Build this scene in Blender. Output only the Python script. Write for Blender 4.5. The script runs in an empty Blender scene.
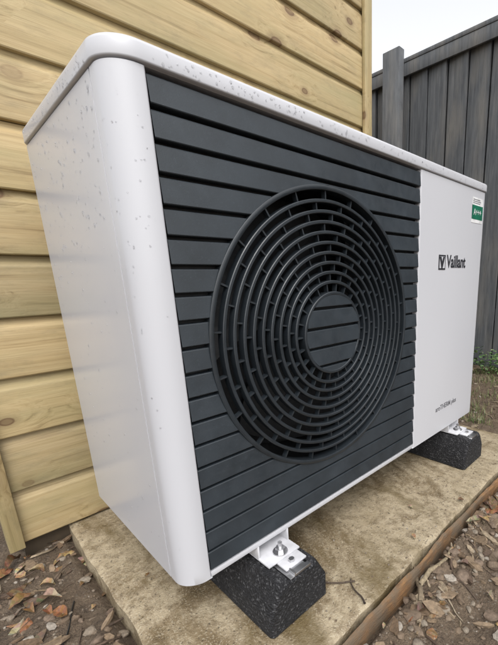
import bpy, bmesh, math, random
import numpy as np
from mathutils import Vector, Matrix, Euler, noise
random.seed(7)
sc=bpy.context.scene
Z0=0.13
# ---------------------------------------------------------------- helpers
def link(o,parent=None):
    sc.collection.objects.link(o)
    if parent: o.parent=parent
    return o
def empty(name,loc=(0,0,0)):
    o=bpy.data.objects.new(name,None); o.location=loc; o.empty_display_size=.1
    return link(o)
def mesh(name,vs,fs,mat=None,parent=None,smooth=None,loc=None):
    me=bpy.data.meshes.new(name); me.from_pydata([tuple(v) for v in vs],[],fs); me.validate(); me.update()
    if smooth is not None:
        me.polygons.foreach_set('use_smooth',[True]*len(me.polygons)); me.set_sharp_from_angle(angle=math.radians(smooth))
    if mat: me.materials.append(mat)
    o=bpy.data.objects.new(name,me)
    if loc: o.location=loc
    return link(o,parent)
def fixn(o):
    bm=bmesh.new(); bm.from_mesh(o.data); bmesh.ops.recalc_face_normals(bm,faces=bm.faces); bm.to_mesh(o.data); bm.free(); return o
def box(name,a,b,mat,parent=None,bev=0.0,seg=2):
    bm=bmesh.new(); bmesh.ops.create_cube(bm,size=1)
    a=Vector(a);b=Vector(b);c=(a+b)/2;d=b-a
    for v in bm.verts: v.co=Vector((v.co.x*d.x,v.co.y*d.y,v.co.z*d.z))+c
    if bev: bmesh.ops.bevel(bm,geom=bm.edges[:],offset=bev,segments=seg,profile=.5,affect='EDGES')
    me=bpy.data.meshes.new(name); bm.to_mesh(me); bm.free()
    if bev:
        me.polygons.foreach_set('use_smooth',[True]*len(me.polygons)); me.set_sharp_from_angle(angle=math.radians(40))
    me.materials.append(mat); o=bpy.data.objects.new(name,me); return link(o,parent)
class NT:
    def __init__(s,name):
        s.m=bpy.data.materials.new(name); s.m.use_nodes=True; s.t=s.m.node_tree; s.n=s.t.nodes; s.l=s.t.links
        s.p=s.n['Principled BSDF']
    def add(s,t,**k):
        n=s.n.new(t)
        for a,b in k.items(): setattr(n,a,b)
        return n
    def co(s,scale=(1,1,1),out='Object',loc=(0,0,0)):
        tc=s.add('ShaderNodeTexCoord'); mp=s.add('ShaderNodeMapping'); mp.inputs['Scale'].default_value=scale; mp.inputs['Location'].default_value=loc
        s.l.new(tc.outputs[out],mp.inputs[0]); return mp.outputs[0]
    def noise(s,vec,scale,detail=4,rough=.55,dist=0):
        n=s.add('ShaderNodeTexNoise'); n.inputs['Scale'].default_value=scale; n.inputs['Detail'].default_value=detail; n.inputs['Roughness'].default_value=rough; n.inputs['Distortion'].default_value=dist
        s.l.new(vec,n.inputs['Vector']); return n.outputs['Fac']
    def ramp(s,fac,stops):
        r=s.add('ShaderNodeValToRGB'); e=r.color_ramp.elements
        while len(e)<len(stops): e.new(.5)
        for i,(p,c) in enumerate(stops): e[i].position=p; e[i].color=(c if len(c)==4 else (*c,1))
        s.l.new(fac,r.inputs[0]); return r.outputs[0]
    def mix(s,fac,a,b,mode='MIX'):
        m=s.add('ShaderNodeMix',data_type='RGBA',blend_type=mode)
        for sock,v in ((m.inputs[0],fac),(m.inputs[6],a),(m.inputs[7],b)):
            if isinstance(v,bpy.types.NodeSocket): s.l.new(v,sock)
            elif isinstance(v,(int,float)): sock.default_value=v
            else: sock.default_value=(*v,1) if len(v)==3 else v
        return m.outputs[2]
    def math(s,op,a,b=0):
        m=s.add('ShaderNodeMath',operation=op)
        for i,v in enumerate((a,b)):
            if isinstance(v,bpy.types.NodeSocket): s.l.new(v,m.inputs[i])
            else: m.inputs[i].default_value=v
        return m.outputs[0]
    def bump(s,h,strength,dist=.002,prev=None):
        b=s.add('ShaderNodeBump'); b.inputs['Strength'].default_value=strength; b.inputs['Distance'].default_value=dist
        s.l.new(h,b.inputs['Height'])
        if prev: s.l.new(prev,b.inputs['Normal'])
        s.l.new(b.outputs[0],s.p.inputs['Normal']); return b.outputs[0]
    def base(s,c):
        if isinstance(c,bpy.types.NodeSocket): s.l.new(c,s.p.inputs['Base Color'])
        else: s.p.inputs['Base Color'].default_value=(*c,1)
    def rough(s,c):
        if isinstance(c,bpy.types.NodeSocket): s.l.new(c,s.p.inputs['Roughness'])
        else: s.p.inputs['Roughness'].default_value=c

# ---------------------------------------------------------------- materials
def m_white():
    m=NT('white_painted_steel'); v=m.co((1,1,.6))
    n=m.noise(v,2.0,2,.5)
    m.base(m.ramp(n,[(.25,(.440,.442,.468)),(.75,(.470,.472,.495))])); m.rough(.30)
    m.p.inputs['Coat Weight'].default_value=.2; m.p.inputs['Coat Roughness'].default_value=.1
    return m.m
def m_char(name='charcoal_plastic',b=(.019,.0245,.030),ro=.42):
    m=NT(name); v=m.co()
    c=m.ramp(m.noise(v,9,5,.65),[(.3,tuple(x*.75 for x in b)),(.75,tuple(x*1.4 for x in b))])
    c=m.mix(m.ramp(m.noise(v,320,2,.6),[(.6,(0,)*3),(.75,(.35,)*3)]),c,tuple(x*2.2 for x in b))
    m.base(c); m.rough(m.ramp(m.noise(v,40,3),[(.3,(ro-.08,)*3),(.7,(ro+.12,)*3)]))
    m.bump(m.noise(v,700,2,.6),.25,.0005); return m.m
def m_plain(name,c,ro=.5,metal=0,nz=.2,sc_=30):
    m=NT(name); v=m.co(); m.base(m.ramp(m.noise(v,sc_,3),[(.3,tuple(x*(1-nz) for x in c)),(.7,tuple(min(1,x*(1+nz)) for x in c))]))
    m.rough(ro); m.p.inputs['Metallic'].default_value=metal; return m.m
PITCH=.135
def m_pine(vertical=False,name='pine_cladding'):
    m=NT(name)
    tc=m.add('ShaderNodeTexCoord'); sp=m.add('ShaderNodeSeparateXYZ'); m.l.new(tc.outputs['Object'],sp.inputs[0])
    if vertical: x,z=sp.outputs['Z'],sp.outputs['X']
    else: x,z=sp.outputs['X'],sp.outputs['Z']
    row=m.math('FLOOR',m.math('DIVIDE',z,PITCH)) if not vertical else m.math('MULTIPLY',z,0)
    wn=m.add('ShaderNodeTexWhiteNoise',noise_dimensions='1D'); m.l.new(row,wn.inputs['W'])
    xo=m.math('ADD',x,m.math('MULTIPLY',wn.outputs['Value'],37.0))
    cb=m.add('ShaderNodeCombineXYZ'); m.l.new(xo,cb.inputs[0]); m.l.new(z,cb.inputs[1]); m.l.new(m.math('MULTIPLY',row,3.1),cb.inputs[2])
    V=cb.outputs[0]
    def mp(sx,sy,sz=1):
        k=m.add('ShaderNodeMapping'); k.inputs['Scale'].default_value=(sx,sy,sz); m.l.new(V,k.inputs[0]); return k.outputs[0]
    vo=m.add('ShaderNodeTexVoronoi',feature='F1',voronoi_dimensions='2D'); vo.inputs['Scale'].default_value=1; m.l.new(mp(4.6,7.4),vo.inputs['Vector'])
    kd=vo.outputs['Distance']
    sepc=m.add('ShaderNodeSeparateColor'); m.l.new(vo.outputs['Color'],sepc.inputs[0])
    has=m.ramp(sepc.outputs[0],[(.44,(0,)*3),(.48,(1,)*3)])
    size=m.math('ADD',m.math('MULTIPLY',sepc.outputs[1],.7),.65)
    kn=m.math('DIVIDE',kd,size)
    knot=m.mix(1.0,m.ramp(kn,[(.045,(.70,.70,.70)),(.068,(.92,)*3),(.085,(.30,)*3),(.17,(0,0,0))]),has,'MULTIPLY')
    w=m.mix(1.0,m.ramp(kd,[(0,(1,1,1)),(.42,(0,0,0))]),has,'MULTIPLY')
    add=m.add('ShaderNodeVectorMath',operation='ADD'); sc1=m.add('ShaderNodeVectorMath',operation='SCALE'); sc1.inputs['Scale'].default_value=1.8
    m.l.new(w,sc1.inputs[0]); m.l.new(mp(1.3,50),add.inputs[0]); m.l.new(sc1.outputs[0],add.inputs[1])
    g=m.noise(add.outputs[0],1.6,4,.6,.5)
    fine=m.noise(mp(12,650),1,2,.6)
    c=m.ramp(g,[(.30,(.235,.162,.072)),(.42,(.390,.292,.145)),(.60,(.455,.352,.188)),(.76,(.330,.238,.112))])
    c=m.mix(m.ramp(fine,[(.4,(0,0,0)),(.7,(.4,)*3)]),c,(.26,.185,.09))
    gr=m.noise(mp(1.3,6),1.3,4,.65)
    c=m.mix(m.ramp(gr,[(.42,(0,0,0)),(.70,(.6,)*3)]),c,(.250,.228,.110))
    dirt=m.noise(mp(5,14),2,5,.75)
    c=m.mix(m.ramp(dirt,[(.50,(0,)*3),(.76,(.5,)*3)]),c,(.18,.150,.085))
    tint=m.ramp(wn.outputs['Value'],[(0,(.76,.77,.78)),(1,(1.04,1.02,1.0))]); c=m.mix(1.0,c,tint,'MULTIPLY')
    c=m.mix(knot,c,(.095,.046,.018)); m.base(c); m.rough(.62)
    b=m.bump(fine,.3,.001); m.bump(g,.3,.002,b)
    return m.m
def m_fence():
    m=NT('grey_painted_timber'); v=m.co((1,9,.6)); g=m.noise(v,6,5,.65,.4)
    c=m.ramp(g,[(.3,(.055,.060,.067)),(.55,(.10,.106,.114)),(.8,(.165,.168,.172))])
    k=m.noise(m.co((1,3,.8)),3,4); c=m.mix(m.ramp(k,[(.46,(0,)*3),(.70,(.75,)*3)]),c,(.17,.160,.145))
    s_=m.noise(m.co((1,40,1.2)),5,4,.7); c=m.mix(m.ramp(s_,[(.56,(0,)*3),(.68,(.65,)*3)]),c,(.035,.036,.038))
    m.base(c); m.rough(.75); m.bump(m.noise(m.co((1,60,2)),8,3),.5,.003); return m.m
def m_conc():
    m=NT('wet_concrete'); v=m.co()
    a=m.noise(v,3.2,7,.72,.9); b=m.noise(v,42,5,.72); d=m.noise(v,280,2,.6)
    c=m.ramp(a,[(.33,(.085,.060,.032)),(.44,(.175,.132,.078)),(.53,(.335,.275,.185)),(.78,(.24,.19,.115))])
    c=m.mix(m.ramp(b,[(.46,(0,)*3),(.66,(.75,)*3)]),c,(.130,.095,.055))
    c=m.mix(m.ramp(d,[(.56,(0,)*3),(.66,(.6,)*3)]),c,(.40,.35,.26))
    e=m.noise(v,150,2,.6); c=m.mix(m.ramp(e,[(.62,(0,)*3),(.70,(.75,)*3)]),c,(.05,.04,.028))
    st=m.noise(m.co((3,1,1)),3,5,.65); c=m.mix(m.ramp(st,[(.50,(0,)*3),(.64,(.75,)*3)]),c,(.12,.088,.040)); m.base(c)
    m.rough(m.ramp(a,[(.38,(.20,)*3),(.55,(.60,)*3)]))
    x=m.bump(d,.6,.0018); x=m.bump(b,.8,.005,x); return m.m
def m_soil():
    m=NT('soil'); v=m.co()
    a=m.noise(v,2.2,5,.7,.4); b=m.noise(v,26,6,.75); d=m.noise(v,130,4,.7)
    c=m.ramp(b,[(.3,(.050,.033,.021)),(.5,(.125,.088,.057)),(.72,(.22,.165,.112))])
    c=m.mix(m.ramp(a,[(.4,(0,)*3),(.62,(.65,)*3)]),c,(.165,.115,.07))
    vo=m.add('ShaderNodeTexVoronoi'); vo.inputs['Scale'].default_value=110; m.l.new(v,vo.inputs['Vector'])
    peb=m.ramp(vo.outputs['Distance'],[(.18,(1,)*3),(.32,(0,)*3)])
    sel=m.math('MULTIPLY',peb,m.ramp(m.noise(v,12,3),[(.48,(0,)*3),(.6,(.7,)*3)]))
    c=m.mix(sel,c,m.mix(vo.outputs['Color'],(.18,.14,.10),(.27,.23,.18))); m.base(c)
    m.rough(.8); x=m.bump(d,1,.008); x=m.bump(b,1,.025,x); return m.m
def m_attr(name,ro=.6,bs=60):
    m=NT(name); a=m.add('ShaderNodeAttribute',attribute_name='col'); n=m.noise(m.co(),bs,4,.65)
    c=m.mix(1.0,a.outputs['Color'],m.ramp(n,[(.3,(.55,)*3),(.7,(1.25,)*3)]),'MULTIPLY'); m.base(c); m.rough(ro); m.bump(n,.5,.003); return m.m
def m_rubber():
    m=NT('granulated_rubber'); v=m.co()
    vo=m.add('ShaderNodeTexVoronoi'); vo.inputs['Scale'].default_value=300; m.l.new(v,vo.inputs['Vector'])
    c=m.ramp(vo.outputs['Color'],[(0,(.006,.006,.007)),(.7,(.018,.018,.020)),(1,(.085,.085,.088))]); m.base(c); m.rough(.85)
    m.p.inputs['Specular IOR Level'].default_value=.35
    m.bump(vo.outputs['Distance'],1,.0032); return m.m
def m_edge():
    m=NT('weathered_edging_timber'); v=m.co((1,6,6)); n=m.noise(v,14,6,.75); n2=m.noise(m.co(),9,5,.7)
    c=m.ramp(n,[(.3,(.05,.030,.018)),(.5,(.19,.098,.040)),(.75,(.31,.175,.070))])
    c=m.mix(m.ramp(n2,[(.42,(0,)*3),(.56,(.95,)*3)]),c,(.125,.092,.060)); m.base(c); m.rough(.85); m.bump(n,.8,.006); return m.m
WHITE=m_white(); CHAR=m_char(); DARK=m_char('dark_interior_plastic',(.0035,.004,.005),.6); RING=m_char('guard_ring_plastic',(.015,.019,.023),.38)
PINE=m_pine(); PINEV=m_pine(True,'pine_trim'); FENCE=m_fence(); CONC=m_conc(); SOIL=m_soil(); RUB=m_rubber()
STEEL=m_plain('galvanised_steel',(.55,.55,.56),.32,1.0,.15,60); WPLATE=m_plain('white_bracket_paint',(.48,.48,.50),.35,0,.14,40)
INK=m_plain('logo_ink',(.02,.02,.025),.5); GREYINK=m_plain('grey_ink',(.13,.13,.14),.5)
GREEN=m_plain('sticker_green',(.005,.11,.06),.35); SWHITE=m_plain('sticker_white',(.62,.62,.62),.35)
ROOF=m_plain('roof_felt',(.05,.055,.05),.9); EDGE=m_edge()

# ---------------------------------------------------------------- heat pump
W,D,H=1.1024,.4375,.759; gx0,gx1,gz0,gz1=.0452,.6876,.012,.731; cx,cz,RR,rr=.3591,.3772,.2707,.0809
HP=empty('air_source_heat_pump',(0,0,Z0))
def arc(c,r,a0,a1,n=12):
    return [(c[0]+r*math.cos(math.radians(a0+(a1-a0)*i/n)),c[1]+r*math.sin(math.radians(a0+(a1-a0)*i/n))) for i in range(n+1)]
rf=.036
o=[(gx0,.14),(gx0,.004)]+arc((gx0-.003,.003),.003,0,-90,4)
o+=arc((rf,rf),rf,-90,-180,20)
o+=[(0,.050),(.0030,.0506),(.0030,.0526),(0,.0534)]
o+=arc((.010,D-.010),.010,180,90,5)+arc((W-.010,D-.010),.010,90,0,5)
o+=[(W,.0536),(W-.0025,.0528),(W-.0025,.0508),(W,.05)]
o+=arc((W-.028,.028),.028,0,-90,10)+arc((gx1+.004,.004),.004,-90,-180,4)+[(gx1,.14)]
N=len(o)
zs=[0.0,.002,.02,.7,.7335]
ins=[.003,0,0,0,0]
vs=[];fs=[]
for z,i_ in zip(zs,ins):
    for (x,y) in o:
        vs.append((x+(i_ if x<W/2 else -i_)*(1 if y<.13 or x in(0,W) else 0),y,z))
for k in range(len(zs)-1):
    for i in range(N):
        j=(i+1)%N; fs.append((k*N+i,k*N+j,(k+1)*N+j,(k+1)*N+i))
fs.append(tuple(range(N))); fs.append(tuple(range((len(zs)-1)*N,len(zs)*N)))
fixn(mesh('casing',vs,fs,WHITE,HP,35))
def rrect(off,z,r=.040):
    x0,x1,y0,y1=-off,W+off,-off,D+off; r1=r+off; r2=.02+off
    p=arc((x0+r1,y0+r1),r1,-90,-180,20)+arc((x0+r2,y1-r2),r2,180,90,6)+arc((x1-r2,y1-r2),r2,90,0,6)+arc((x1-r1*.7,y0+r1*.7),r1*.7,0,-90,12)
    return [(a,b,z) for a,b in p]
prof=[(-.004,.7345),(-.002,.7355),(.0025,.7357),(.0036,.7367),(.004,.738),(.004,.7535),(.0030,.7566),(.0005,.7585),(-.004,.7594),(-.03,.7605)]
vs=[];fs=[]
for off,z in prof: vs+=rrect(off,z)
N=len(vs)//len(prof)
for k in range(len(prof)-1):
    for i in range(N):
        j=(i+1)%N; fs.append((k*N+i,k*N+j,(k+1)*N+j,(k+1)*N+i))
fs.append(tuple(range(N))); fs.append(tuple(range((len(prof)-1)*N,len(prof)*N)))
fixn(mesh('lid',vs,fs,WHITE,HP,50))
box('bottom_lip',(gx0+.0005,.0015,.0005),(gx1-.0005,.13,gz0-.001),WHITE,HP,.001)
box('cavity_back',(gx0+.001,.132,gz0),(gx1-.001,.138,gz1),DARK,HP)
NS=19; P=(gz1-gz0)/NS; GAP=.0050
def slat_profile(z0,z1):
    n=6; pts=[(z0,.016),(z0,.0022),(z0+.0006,.0006),(z0+.0016,.0)]
    for i in range(1,n+1): pts.append((z0+.0016+(z1-z0-.0036)*i/n,.0028*i/n))
    pts+=[(z1-.0007,.0036),(z1,.0052),(z1,.016)]
    return pts
vs=[];fs=[]
def strip(bound,pts):
    b=len(vs)
    for z,y in pts:
        a,c=bound(z); vs.append((a,y,z)); vs.append((c,y,z))
    for i in range(len(pts)-1): fs.append((b+2*i,b+2*i+1,b+2*i+3,b+2*i+2))
def half(z,R_):
    d=abs(z-cz); return math.sqrt(R_*R_-d*d) if d<R_ else 0
def refine(pts,st):
    fine=[]
    for (a,ya),(b_,yb) in zip(pts[:-1],pts[1:]):
        m_=max(1,int(abs(b_-a)/st)); fine+=[(a+(b_-a)*t/m_,ya+(yb-ya)*t/m_) for t in range(m_)]
    fine.append(pts[-1]); return fine
RO=RR+.001
for k in range(NS):
    z0=gz0+k*P+GAP/2; z1=gz0+(k+1)*P-GAP/2; fine=refine(slat_profile(z0,z1),.0018)
    strip(lambda z:(gx0+.0008,cx-half(z,RO)),fine); strip(lambda z:(cx+half(z,RO),gx1-.0008),fine)
mesh('grille_slats',vs,fs,CHAR,HP,25)
vs=[];fs=[]
zz=[(gz0+(gz1-gz0)*i/300,.0145) for i in range(301)]
strip(lambda z:(gx0+.0008,cx-half(z,RO)),zz); strip(lambda z:(cx+half(z,RO),gx1-.0008),zz)
mesh('grille_backing',vs,fs,DARK,HP)
def dome(r): return -.006*(1-(r/RR)**2)
vs=[];fs=[]; ri=rr-.004; yc=dome(0)-.0015
for k in range(NS):
    z0=gz0+k*P+GAP/2; z1=gz0+(k+1)*P-GAP/2
    if z1<cz-ri or z0>cz+ri: continue
    fine=[(z,y+yc) for z,y in refine(slat_profile(z0,z1),.0012) if abs(z-cz)<=ri]
    if len(fine)>1: strip(lambda z:(cx-half(z,ri),cx+half(z,ri)),fine)
mesh('hub_slats',vs,fs,CHAR,HP,25)
def lathe(name,prof,mat,n=160,closed=True,sm=50):
    vs=[];fs=[];m_=len(prof)
    for i in range(n):
        a=2*math.pi*i/n
        for r,y in prof: vs.append((cx+r*math.cos(a),y,cz+r*math.sin(a)))
    for i in range(n):
        j=(i+1)%n
        for k in range(m_ if closed else m_-1):
            l=(k+1)%m_; fs.append((i*m_+k,i*m_+l,j*m_+l,j*m_+k))
    return fixn(mesh(name,vs,fs,mat,HP,sm))
def ring(name,r,w,y0,dep,mat=RING,n=180):
    h=w/2
    return lathe(name,[(r-h,y0+dep),(r-h,y0+.0010),(r-h*.6,y0),(r+h*.6,y0),(r+h,y0+.0010),(r+h,y0+dep)],mat,n,True,35)
ring('guard_outer_rim',RR-.0030,.008,-.0015,.022,RING,240)
ring('guard_inner_rim',rr-.002,.006,dome(rr)-.001,.02)
lathe('hub_plate',[(.0001,yc+.014),(ri,yc+.014),(ri,yc+.017),(.0001,yc+.017)],DARK,96)
lathe('fan_shroud',[(RR-.001,.012),(RR-.004,.03),(RR-.006,.13)],DARK,160,False)
NR=9; r_in=rr+.001; r_out=RR-.007; radii=[]
for i in range(NR): radii.append(r_in+(r_out-r_in)*(i+1)/(NR+1))
for i,r in enumerate(radii): ring('guard_ring_%d'%(i+1),r,.0060,dome(r)+.001,.015)
vs=[];fs=[]
allr=[rr]+radii+[RR-.006]
for i in range(len(allr)-1):
    a_,b_=allr[i]+.001,allr[i+1]-.001; rm=(a_+b_)/2
    n=22
    for k in range(n):
        th=2*math.pi*(k+(.5 if i%2 else 0)+.12*i)/n
        tw=.0014
        c,s=math.cos(th),math.sin(th); y0=dome(rm)+.0045; y1=y0+.010; b0=len(vs)
        for y in (y0,y1):
            for r,t in ((a_,-tw),(b_,-tw),(b_,tw),(a_,tw)):
                vs.append((cx+r*c-t*s,y,cz+r*s+t*c))
        fs+=[tuple(b0+q for q in f) for f in ((0,1,2,3),(7,6,5,4),(0,4,5,1),(1,5,6,2),(2,6,7,3),(3,7,4,0))]
mesh('guard_spokes',vs,fs,RING,HP)
vs=[];fs=[]
for b in range(3):
    nb=10;nr=10;b0=len(vs)
    for i in range(nr+1):
        r=.05+(.25-.05)*i/nr
        for j in range(nb+1):
            th=2*math.pi*b/3+ (j/nb-.5)*1.35+ .5*(i/nr)
            vs.append((cx+r*math.cos(th),.085-.035*(j/nb-.5)*2+.01*math.sin(j/nb*3.14),cz+r*math.sin(th)))
    for i in range(nr):
        for j in range(nb): q=b0+i*(nb+1)+j; fs.append((q,q+1,q+nb+2,q+nb+1))
mesh('fan_blades',vs,fs,DARK,HP,60)
lathe('fan_hub',[(.0001,.05),(.05,.052),(.056,.06),(.056,.12),(.0001,.12)],DARK,48)
def text(name,s,x,z,size,mat,y=-.0006,bold=0,xs=1,parent=HP):
    c=bpy.data.curves.new(name,'FONT'); c.body=s; c.size=size; c.extrude=.0002; c.offset=bold
    ob=bpy.data.objects.new(name,c); ob.rotation_euler=(math.pi/2,0,0); ob.location=(x,y,z); ob.scale=(xs,1,1); c.materials.append(mat)
    return link(ob,parent)
text('logo_lettering','Vaillant',.842,.507,.048,INK,bold=.0013,xs=.86)
box('logo_square',(.793,-.0010,.500),(.833,.0005,.540),INK,HP,.0002,1)
box('logo_square_inner',(.7975,-.0014,.5045),(.8285,-.0006,.5355),WHITE,HP)
text('logo_mark','V',.8000,.5065,.037,INK,-.0018,.0032)
text('model_lettering','aroTHERM plus',.815,.074,.023,GREYINK,xs=.95,bold=.0002)
box('sticker_white',(.990,-.0008,.640),(1.068,.0005,.712),SWHITE,HP)
box('sticker_green',(.990,-.0012,.650),(1.068,.0003,.690),GREEN,HP)
text('sticker_lettering','A+++',1.000,.662,.026,SWHITE,-.0016,xs=.9)
for i in range(3): box('sticker_line_%d'%i,(.995,-.0012,.695+i*.005),(1.045+.006*(i%2),.0003,.6970+i*.005),GREYINK,HP)
def bracket(x):
    box('foot_plate',(x-.045,-.030,-.030),(x+.030,.36,-.026),WPLATE,HP,.001)
    box('foot_web',(x-.045,.002,-.027),(x-.041,.36,.004),WPLATE,HP,.001)
    box('foot_web_b',(x+.026,.002,-.027),(x+.030,.36,.004),WPLATE,HP,.001)
    box('foot_tongue',(x-.026,-.056,-.0335),(x+.024,-.026,-.0295),WPLATE,HP,.0012)
    box('support_rail',(x-.020,-.072,-.040),(x+.020,.40,-.034),STEEL,HP,.001)
    box('support_rail_lip',(x-.020,-.072,-.034),(x-.017,.40,-.030),STEEL,HP,.0006)
    def cyl(name,r,h,z,n,mat,yy=-.012):
        bm=bmesh.new(); bmesh.ops.create_cone(bm,cap_ends=True,segments=n,radius1=r,radius2=r*.96,depth=h)
        me=bpy.data.meshes.new(name); bm.to_mesh(me); bm.free(); me.materials.append(mat)
        q=bpy.data.objects.new(name,me); q.location=(x-.004,yy,z+h/2); link(q,HP)
    cyl('washer',.015,.002,-.026,32,STEEL); cyl('bolt_head',.0095,.008,-.024,6,STEEL); cyl('bolt_thread',.0045,.012,-.017,16,STEEL)
    cyl('rail_bolt',.006,.006,-.0295,6,STEEL,-.045)
bracket(.185); bracket(.962)
DROP=NT('water'); DROP.base((1,1,1)); DROP.rough(.02); DROP.p.inputs['Transmission Weight'].default_value=1; DROP.p.inputs['IOR'].default_value=1.33
bm=bmesh.new()
def drop(p,nrm,r):
    nrm=Vector(nrm).normalized(); q=nrm.to_track_quat('Z','Y').to_matrix().to_4x4()
    M=Matrix.Translation(p)@q@Matrix.Diagonal((r*random.uniform(.8,1.2),r*random.uniform(.8,1.3),r*.55,1))
    bmesh.ops.create_icosphere(bm,subdivisions=2,radius=1,matrix=M)
def upz():
    return random.uniform(.02,.72) if random.random()<.35 else .725-min(.7,abs(random.gauss(0,.14)))
for i in range(300): drop(Vector((0,random.uniform(.058,D-.012),upz())),(-1,0,0),random.choice([.0008,.0011,.0015,.0020,.0025]))
for i in range(60):
    a=math.radians(random.uniform(-180,-90)); z=upz()
    drop(Vector((rf+rf*math.cos(a),rf+rf*math.sin(a),z)),(math.cos(a),math.sin(a),0),random.choice([.0006,.0009,.0013]))
for i in range(200):
    x=random.uniform(.05,W-.05); drop(Vector((x,-.004,random.uniform(.7375,.7525))),(0,-1,0),random.choice([.0009,.0013,.0018]))
for i in range(90):
    y=random.uniform(.05,D-.02); drop(Vector((-.004,y,random.uniform(.7375,.7525))),(-1,0,0),random.choice([.0009,.0013,.0018]))
for i in range(50): drop(Vector((random.uniform(gx1+.02,W-.03),0,upz())),(0,-1,0),random.choice([.0007,.0010]))
me=bpy.data.meshes.new('water_droplets'); bm.to_mesh(me); bm.free(); me.polygons.foreach_set('use_smooth',[True]*len(me.polygons)); me.materials.append(DROP.m)
link(bpy.data.objects.new('water_droplets',me),HP)

# ---------------------------------------------------------------- rubber feet
def foot(x0,name):
    w=.141; h=.0945
    def sec(ins,dz):
        return [(ins,0),(w-ins,0),(w-ins,.045),(w-.018-ins*.6,h-dz-.012),(w-.026-ins*.4,h-dz),(w*.5+.024,h-dz),(w*.5+.022,h-.008),(w*.5-.022,h-.008),(w*.5-.024,h-dz),(.026+ins*.4,h-dz),(.018+ins*.6,h-dz-.012),(ins,.045)]
    ys=[(0,.006,.010),(.005,.001,.004),(.012,0,.0)]
    n=24; L=.60
    st=ys+[(.014+(L-.028)*i/n,0,0) for i in range(1,n)]+[(L-.014,0,0),(L-.006,.001,.004),(L,.006,.010)]
    vs=[];fs=[];m_=12
    for y,i_,dz in st:
        for x,z in sec(i_,dz): vs.append((x,y,z))
    for k in range(len(st)-1):
        for i in range(m_):
            j=(i+1)%m_; fs.append((k*m_+i,k*m_+j,(k+1)*m_+j,(k+1)*m_+i))
    fs.append(tuple(range(m_))); fs.append(tuple(range((len(st)-1)*m_,len(st)*m_)))
    R_=empty(name,(x0,-.075,.0015))
    fixn(mesh('rubber_block',vs,fs,RUB,R_,35))
    box('channel_insert',(w*.5-.019,.004,h-.0078),(w*.5+.019,L-.004,h-.004),STEEL,R_,.0008)
foot(.104,'rubber_mounting_foot'); foot(.886,'rubber_mounting_foot')

# ---------------------------------------------------------------- concrete pad
PX0,PX1,PY0,PY1=-.046,1.26,-.155,.63
nx,ny=150,90
vs=[];fs=[]
for j in range(ny+1):
    for i in range(nx+1):
        x=PX0+(PX1-PX0)*i/nx; y=PY0+(PY1-PY0)*j/ny
        e=min(i,nx-i,j,ny-j); z=-.0015+.0016*noise.noise((x*9,y*9,0)) - (.005+.004*noise.noise((x*30,y*30,4)) if e==0 else 0)
        if e==0: x+=.006*noise.noise((x*14,y*14,3)); y+=.006*noise.noise((x*14,y*14,8))
        vs.append((x,y,z))
g=lambda i,j:j*(nx+1)+i
for j in range(ny):
    for i in range(nx): fs.append((g(i,j),g(i+1,j),g(i+1,j+1),g(i,j+1)))
per=[g(i,0) for i in range(nx+1)]+[g(nx,j) for j in range(1,ny+1)]+[g(i,ny) for i in range(nx-1,-1,-1)]+[g(0,j) for j in range(ny-1,0,-1)]
b0=len(vs)
for p in per: v=vs[p]; vs.append((v[0],v[1],-.12))
n=len(per)
for i in range(n): j=(i+1)%n; fs.append((per[j],per[i],b0+i,b0+j))
mesh('concrete_pad',vs,fs,CONC,None,50)
vs=[];fs=[];n=160
for i in range(n+1):
    x=-.02+1.30*i/n; w_=.006*noise.noise((x*6,1,1))+.002*noise.noise((x*40,1,1)); t=.005*noise.noise((x*12,5,1))
    for y,z in ((-.175+w_,-.1),(-.175+w_,-.012+t),(-.173+w_,-.008+t),(-.167+w_,-.006+t),(-.1645+w_,-.010+t),(-.1645+w_,-.1)): vs.append((x,y,z))
for i in range(n):
    for k in range(5): fs.append((i*6+k,i*6+k+1,i*6+k+7,i*6+k+6))
fs.append((0,1,2,3,4,5)); fs.append(tuple(n*6+k for k in range(6)))
fixn(mesh('timber_edging',vs,fs,EDGE,None,40))

# ---------------------------------------------------------------- shed
SH=empty('timber_shed',(0,0,0)); WX0,WX1,WY=-.150,1.215,.60
def cladding(name,length,height,mat):
    vs=[];fs=[]; z=0; k=0
    while z<height:
        pts=[(0,.006),(.0015,-.0125),(.004,-.014),(PITCH-.026,-.014),(PITCH-.022,-.0125),(PITCH-.017,-.007),(PITCH-.011,-.0030),(PITCH,-.001)]
        b=len(vs)
        for zz_,y in pts:
            for q in range(13):
                x=length*q/12; vs.append((x,y+.0016*noise.noise((x*2,k*3.3,0)),z+zz_+(.0014*noise.noise((x*3,k*7,2)))))
        for i in range(len(pts)-1):
            for q in range(12): fs.append((b+i*13+q,b+i*13+q+1,b+(i+1)*13+q+1,b+(i+1)*13+q))
        z+=PITCH; k+=1
    return mesh(name,vs,fs,mat,SH,30)
HT=2.30
c1=cladding('cladding_front',WX1-WX0,HT,PINE); c1.location=(WX0,WY,.004)
c2=cladding('cladding_side',1.8,HT,PINE); c2.rotation_euler=(0,0,math.pi/2); c2.location=(WX1,WY,.004)
c3=cladding('cladding_side_b',1.8,HT,PINE); c3.rotation_euler=(0,0,-math.pi/2); c3.location=(WX0,WY+1.8,.004)
c4=cladding('cladding_back',WX1-WX0,HT,PINE); c4.rotation_euler=(0,0,math.pi); c4.location=(WX1,WY+1.8,.004)
box('corner_trim_l',(WX0-.018,WY-.031,0.0),(WX0+.012,WY-.0155,HT+.1),PINEV,SH,.002)
box('corner_trim_r',(WX1-.020,WY-.031,0.0),(WX1+.026,WY-.0155,HT+.1),PINEV,SH,.002)
box('corner_trim_r2',(WX1+.0155,WY-.0145,0),(WX1+.026,WY+.04,HT+.1),PINEV,SH,.002)
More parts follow.
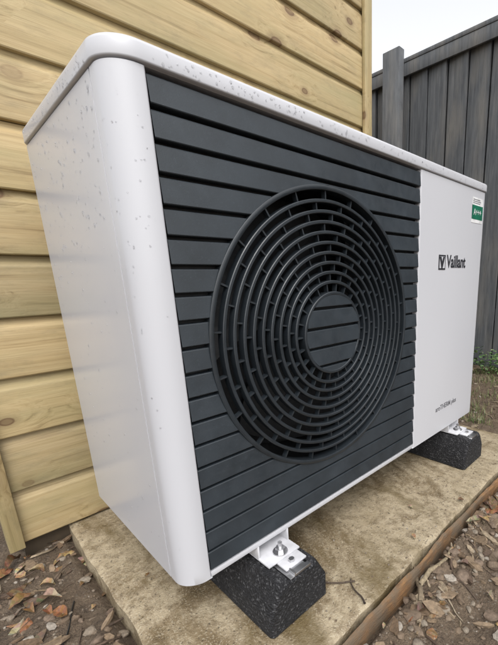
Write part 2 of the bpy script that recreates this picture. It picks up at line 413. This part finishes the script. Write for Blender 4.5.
box('corner_trim_l2',(WX0-.018,WY-.0145,0),(WX0-.0155,WY+.04,HT+.1),PINEV,SH,.001)
box('plinth',(WX0+.01,WY+.01,-.1),(WX1-.01,WY+1.79,.003),m_plain('dark_bearer',(.05,.035,.02),.8),SH)
zr=HT+.03; x0,x1,y0,y1=WX0-.12,WX1+.12,WY-.12,WY+1.92; xm=(x0+x1)/2
vs=[(x0,y0,zr),(xm,y0,zr+.35),(x1,y0,zr),(x0,y1,zr),(xm,y1,zr+.35),(x1,y1,zr),(x0,y0,zr+.03),(xm,y0,zr+.38),(x1,y0,zr+.03),(x0,y1,zr+.03),(xm,y1,zr+.38),(x1,y1,zr+.03)]
fs=[(0,1,4,3),(1,2,5,4),(6,9,10,7),(7,10,11,8),(0,6,7,1),(1,7,8,2),(3,4,10,9),(4,5,11,10),(0,3,9,6),(2,8,11,5),(0,2,1)]
mesh('roof',vs,fs,ROOF,SH)

# ---------------------------------------------------------------- fence
FN=empty('timber_fence',(0,0,0)); FX=2.5; FT=2.10
vs=[];fs=[];y=-3.5
while y<4.5:
    bw=.140; dz=random.uniform(-.010,.004); t0=random.uniform(-.006,.005); dy=random.uniform(-.004,.004)
    P8=[(FX-.030+t0,y+dy),(FX-.010+t0,y+bw+dy),(FX+.004,y+bw),(FX+.004,y+.008)]
    b=len(vs)
    for z in (-.03,FT-.04+dz):
        for px,py in P8: vs.append((px,py,z))
    fs+=[tuple(b+q for q in f) for f in ((0,1,2,3),(7,6,5,4),(0,4,5,1),(1,5,6,2),(2,6,7,3),(3,7,4,0))]
    y+=.146
fixn(mesh('boards',vs,fs,FENCE,FN))
box('backing_rail_low',(FX+.006,-3.5,.3),(FX+.04,4.5,.38),FENCE,FN,.003)
box('backing_rail_mid',(FX+.006,-3.5,1.0),(FX+.04,4.5,1.08),FENCE,FN,.003)
box('backing_boards',(FX+.042,-3.5,-.05),(FX+.05,4.5,FT-.05),FENCE,FN)
box('capping_rail',(FX-.060,-3.5,FT-.034),(FX+.045,4.5,FT-.008),FENCE,FN,.004)
box('top_rail',(FX-.056,-3.5,FT-.115),(FX-.038,4.5,FT-.0345),FENCE,FN,.003)
for y in (-2.35,-.53,1.265,3.1):
    box('post',(FX-.125,y-.070,-.1),(FX-.0605,y+.070,FT+.045),FENCE,FN,.004)

# ---------------------------------------------------------------- ground
def gh(x,y):
    d=math.hypot(x-.6,y)
    h=-.034+.016*noise.fractal((x*2.2,y*2.2,4),.8,2,5)+.008*noise.noise((x*15,y*15,1))+.006*noise.noise((x*45,y*45,7))
    dx=max(PX0-x,0,x-PX1); dy=max(-.18-y,0,y-PY1); dd=math.hypot(dx,dy)
    if dd<=0: return -.055
    k=min(1,dd/.02)
    if y<-.17: h+=.024*max(0,1-dd/.12)*(1+1.2*noise.noise((x*6,2,2)))
    h=min(h,-.003)
    if d>5: h=-.034
    return -.055*(1-k)+h*k
def warp(u,c,d,far): return c+d*u+ (far-d)*math.copysign(abs(u)**9,u)
n=480; vs=[];fs=[]
for j in range(n+1):
    for i in range(n+1):
        u=2*i/n-1; v=2*j/n-1
        x=warp(u,.8,2.4,90); y=warp(v,0,1.8,90); vs.append((x,y,gh(x,y)))
for j in range(n):
    for i in range(n): q=j*(n+1)+i; fs.append((q,q+1,q+n+2,q+n+1))
mesh('ground',vs,fs,SOIL,None,180)
def colmesh(name,vs,fs,cols,mat,smooth=None):
    o_=mesh(name,vs,fs,mat,None,smooth); at=o_.data.attributes.new('col','FLOAT_COLOR','FACE')
    flat=[]
    for c in cols: flat+=[*c,1.0]
    if len(o_.data.polygons)==len(cols): at.data.foreach_set('color',flat)
    return o_
def spot():
    r=random.random()
    if r<.42: return random.uniform(.15,1.9), -.19-abs(random.gauss(0,.20))
    if r<.66: return random.uniform(-.55,-.055), random.uniform(-.25,.62)
    if r<.72: return random.gauss(.55,.25), -.20-abs(random.gauss(0,.05))
    if r<.88: return random.uniform(1.28,2.4), random.uniform(-.4,1.2)
    return random.uniform(-.9,2.4), random.uniform(-.9,-.19)
def blocked(x,y,m=0): return PX0-m<x<PX1+m and -.185-m<y<PY1
vs=[];fs=[];cols=[]
pal=[(.17,.095,.04),(.27,.175,.09),(.12,.065,.03),(.34,.26,.155),(.20,.09,.036),(.09,.055,.032),(.25,.19,.12)]
def leaf(x,y,z,L,yaw,pit,rol,col,curl):
    M=Euler((pit,rol,yaw)).to_matrix(); b=len(vs); n=6; asp=random.uniform(.22,.36)
    for i in range(n+1):
        t=i/n; w=L*asp*math.sin(math.pi*min(1,t**.8*.97+.02))*(1+.25*random.uniform(-1,1))
        for s in (-1,0,1):
            p=Vector(((t-.5)*L,s*w,abs(s)*w*curl*1.1+L*.25*curl*math.sin(t*3.1)+random.uniform(-.04,.04)*L)); p=M@p; vs.append((x+p.x,y+p.y,z+p.z))
    for i in range(n):
        for s in (0,1): q=b+i*3+s; fs.append((q,q+1,q+4,q+3)); cols.append(tuple(c*random.uniform(.8,1.15) for c in col))
for i in range(340):
    x,y=spot()
    if blocked(x,y): continue
    if x>0 and random.random()<.4: continue
    leaf(x,y,gh(x,y)+random.uniform(.001,.006),random.uniform(.010,.036),random.uniform(0,6.3),random.gauss(0,.22),random.gauss(0,.22),random.choice(pal),random.uniform(-.4,.9))
for i in range(42):
    x=random.gauss(-.16,.07); y=random.gauss(.45,.11)
    if blocked(x,y): continue
    leaf(x,y,gh(x,y)+random.uniform(.001,.010),random.uniform(.025,.055),random.uniform(0,6.3),random.gauss(0,.25),random.gauss(0,.25),random.choice(pal),random.uniform(-.4,.9))
for i in range(24):
    x=random.gauss(.80,.12); y=-.19-abs(random.gauss(0,.05))
    leaf(x,y,gh(x,y)+random.uniform(.001,.010),random.uniform(.022,.048),random.uniform(0,6.3),random.gauss(0,.25),random.gauss(0,.25),random.choice(pal),random.uniform(-.4,.9))
for (x,y) in ((.03,-.13),(1.1,-.12),(.02,.25),(.72,-.14),(1.2,.1),(.6,-.05),(.5,-.12)):
    leaf(x,y,.004,random.uniform(.014,.026),random.uniform(0,6),.1,.1,random.choice(pal),.3)
colmesh('fallen_leaves',vs,fs,cols,m_attr('dry_leaf',.6,120))
vs=[];fs=[];cols=[]
ico=bmesh.new(); bmesh.ops.create_icosphere(ico,subdivisions=2,radius=1); iv=[v.co.copy() for v in ico.verts]; if_=[tuple(v.index for v in f.verts) for f in ico.faces]; ico.free()
spal=[(.17,.135,.10),(.15,.11,.075),(.20,.165,.125),(.12,.09,.065),(.27,.235,.195),(.14,.10,.07),(.125,.088,.058),(.13,.092,.06)]
def stone(x,y,r,sink=.5,z=None,c=None):
    b=len(vs); s=Vector((random.uniform(.8,1.5),random.uniform(.7,1.1),random.uniform(.4,.75)))*r; e=Euler((random.uniform(-.3,.3),0,random.uniform(0,6.3))).to_matrix(); sd=random.uniform(0,100); c=c or random.choice(spal)
    z=gh(x,y) if z is None else z
    for v in iv:
        k=1+.42*noise.noise(v*1.2+Vector((sd,0,0)))+.15*noise.noise(v*3+Vector((sd,5,0))); p=e@Vector((v.x*s.x*k,v.y*s.y*k,v.z*s.z*k)); vs.append((x+p.x,y+p.y,z+p.z+s.z*(1-sink)*.6))
    for f in if_: fs.append(tuple(b+q for q in f)); cols.append(c)
for i in range(3000):
    x,y=spot()
    if blocked(x,y,.0): continue
    stone(x,y,random.choice([.0015,.002,.002,.003,.003,.004,.004,.006,.009]),.6)
for i in range(30):
    x=random.gauss(.5,.2); y=-.21-abs(random.gauss(0,.07)); stone(x,y,random.uniform(.008,.018),.6)
for i in range(200):
    x=random.uniform(.0,1.2); y=PY0+.01+abs(random.gauss(0,.07)); stone(x,y,random.choice([.0008,.0012,.002]),.3,-.001)
colmesh('gravel_stones',vs,fs,cols,m_attr('stone',.8,160),35)
vs=[];fs=[];cols=[]
def twig(x,y,L,r,yaw,col,z=None):
    n=8; b=len(vs); px,py=x,y; a=yaw
    for i in range(n+1):
        rr_=r*(1-.5*i/n); zz_=(gh(px,py) if z is None else z)+r
        if z is None: zz_=max(zz_,-.03)
        for k in range(6):
            t=k/6*2*math.pi; vs.append((px-math.sin(a)*rr_*math.cos(t),py+math.cos(a)*rr_*math.cos(t),zz_+rr_*math.sin(t)))
        px+=math.cos(a)*L/n; py+=math.sin(a)*L/n; a+=random.gauss(0,.14)
    for i in range(n):
        for k in range(6): fs.append((b+i*6+k,b+i*6+(k+1)%6,b+(i+1)*6+(k+1)%6,b+(i+1)*6+k)); cols.append(col)
for i in range(190):
    x,y=spot()
    if blocked(x,y,.02): continue
    twig(x,y,random.uniform(.03,.13),random.uniform(.0008,.0026),random.uniform(0,6.3),random.choice([(.09,.06,.04),(.19,.135,.08),(.055,.035,.022),(.25,.20,.14)]))
twig(.30,-.10,.10,.0020,2.4,(.07,.05,.035),.001); twig(.27,-.15,.07,.0022,1.0,(.05,.035,.025),.001); twig(.36,-.22,.14,.006,.5,(.17,.13,.085)); twig(.40,-.195,.13,.006,-.2,(.22,.175,.11))
colmesh('twigs',vs,fs,cols,m_attr('bark',.8,150),60)
vs=[];fs=[];cols=[]
for i in range(620):
    x,y=spot()
    if blocked(x,y,.01): continue
    L=random.choice([.005,.008,.012,.02,.028]); w=L*random.uniform(.2,.6); h=random.uniform(.001,.004); M=Euler((random.gauss(0,.25),random.gauss(0,.25),random.uniform(0,6.3))).to_matrix(); z=gh(x,y)+.003; b=len(vs); c=random.choice([(.13,.085,.05),(.19,.135,.085),(.25,.195,.13),(.085,.055,.036)])
    for zz_ in (-h,h):
        for a in range(6):
            t=a/6*6.283; p=M@Vector((L*math.cos(t)*random.uniform(.7,1.1),w*math.sin(t)*random.uniform(.7,1.1),zz_)); vs.append((x+p.x,y+p.y,z+p.z))
    fs.append(tuple(b+q for q in (5,4,3,2,1,0))); fs.append(tuple(b+6+q for q in range(6))); cols+= [c,c]
    for a in range(6): fs.append((b+a,b+(a+1)%6,b+6+(a+1)%6,b+6+a)); cols.append(c)
colmesh('bark_chips',vs,fs,cols,m_attr('bark_chip',.8,150))
def grass(name,spots,hmin,hmax,pal_):
    global vs,fs,cols
    vs=[];fs=[];cols=[]
    for (x,y,nb,sp) in spots:
        for i in range(nb):
            px=x+random.gauss(0,sp); py=y+random.gauss(0,sp)
            if blocked(px,py): continue
            h=random.uniform(hmin,hmax); a=random.uniform(0,6.3); ln=random.uniform(.1,.8)*h; w=random.uniform(.001,.0025); b=len(vs); z=gh(px,py)-.003; c=random.choice(pal_)
            for k in range(5):
                t=k/4; ww=w*(1-t*.95); qx=px+math.cos(a)*ln*t*t; qy=py+math.sin(a)*ln*t*t; qz=z+h*(t-.25*t*t)
                vs.append((qx-math.sin(a)*ww,qy+math.cos(a)*ww,qz)); vs.append((qx+math.sin(a)*ww,qy-math.cos(a)*ww,qz))
            for k in range(4): fs.append((b+2*k,b+2*k+1,b+2*k+3,b+2*k+2)); cols.append(c)
    colmesh(name,vs,fs,cols,m_attr(name+'_blade',.5,40))
gp=[(.09,.13,.035),(.13,.17,.05),(.07,.10,.03),(.20,.18,.09)]
sp_=[(random.uniform(1.35,2.45),random.uniform(-.2,1.3),random.randint(15,60),.035) for i in range(120)]
grass('grass',sp_,.015,.055,gp)
vs=[];fs=[];cols=[]
for (X,Y) in ((2.30,.43),(2.38,.55),(2.25,.33),(2.36,.30)):
    for i in range(50):
        a=random.uniform(0,6.3); r=random.uniform(0,.08); z=random.uniform(-.02,.12)
        leaf(X+math.cos(a)*r,Y+math.sin(a)*r,z,random.uniform(.02,.045),a,random.gauss(0,.4),-random.uniform(-.2,.7),random.choice([(.09,.17,.05),(.06,.12,.035),(.13,.20,.07)]),.3)
colmesh('weed_plant',vs,fs,cols,m_attr('weed_leaf',.5,40))
cu=bpy.data.curves.new('black_cable','CURVE'); cu.dimensions='3D'; cu.bevel_depth=.0016
s=cu.splines.new('BEZIER'); pts=[(-.36,.12),(-.24,.17),(-.15,.23),(-.10,.34)]; s.bezier_points.add(len(pts)-1)
for bp_,(x,y) in zip(s.bezier_points,pts): bp_.co=(x,y,gh(x,y)+.004); bp_.handle_left_type=bp_.handle_right_type='AUTO'
cu.materials.append(m_plain('black_cable_pvc',(.012,.012,.012),.4)); link(bpy.data.objects.new('black_cable',cu))

# ---------------------------------------------------------------- light
w=bpy.data.worlds.new('World'); sc.world=w; w.use_nodes=True; nt=w.node_tree
sky=nt.nodes.new('ShaderNodeTexSky'); sky.sky_type='NISHITA'; sky.sun_disc=False
sd=Vector((-.45,-.75,1.25)).normalized()
sky.sun_elevation=math.asin(sd.z); sky.sun_rotation=math.atan2(sd.x,sd.y); sky.dust_density=4; sky.air_density=1.2
hs=nt.nodes.new('ShaderNodeHueSaturation'); hs.inputs['Saturation'].default_value=.10; hs.inputs['Value'].default_value=2.2
nt.links.new(sky.outputs[0],hs.inputs['Color']); bg=nt.nodes['Background']; nt.links.new(hs.outputs[0],bg.inputs[0]); bg.inputs[1].default_value=.15
L=bpy.data.lights.new('sun','SUN'); L.energy=.5; L.angle=math.radians(35); L.color=(1,.97,.93)
lo=bpy.data.objects.new('sun',L); lo.rotation_euler=(-sd).to_track_quat('-Z','Y').to_euler(); lo.location=(0,0,5); link(lo)

# ---------------------------------------------------------------- camera
cam=bpy.data.cameras.new('camera'); co=bpy.data.objects.new('camera',cam); link(co)
rx,ry,rz=1.3140,.0226,-.8343
R3=Matrix.Rotation(rz,3,'Z')@Matrix.Rotation(ry,3,'Y')@Matrix.Rotation(rx,3,'X')
co.matrix_world=Matrix.Translation((-.1926,-.5171,.4846+Z0))@R3.to_4x4()
cam.sensor_fit='VERTICAL'; cam.sensor_height=24; cam.sensor_width=24; cam.lens=24*373.97/645
cam.shift_x=(249-337.81)/645; cam.shift_y=(376.09-322.5)/645
cam.clip_start=.01; cam.clip_end=500
sc.camera=co
sc.view_settings.view_transform='Standard'; sc.view_settings.look='None'; sc.view_settings.exposure=0
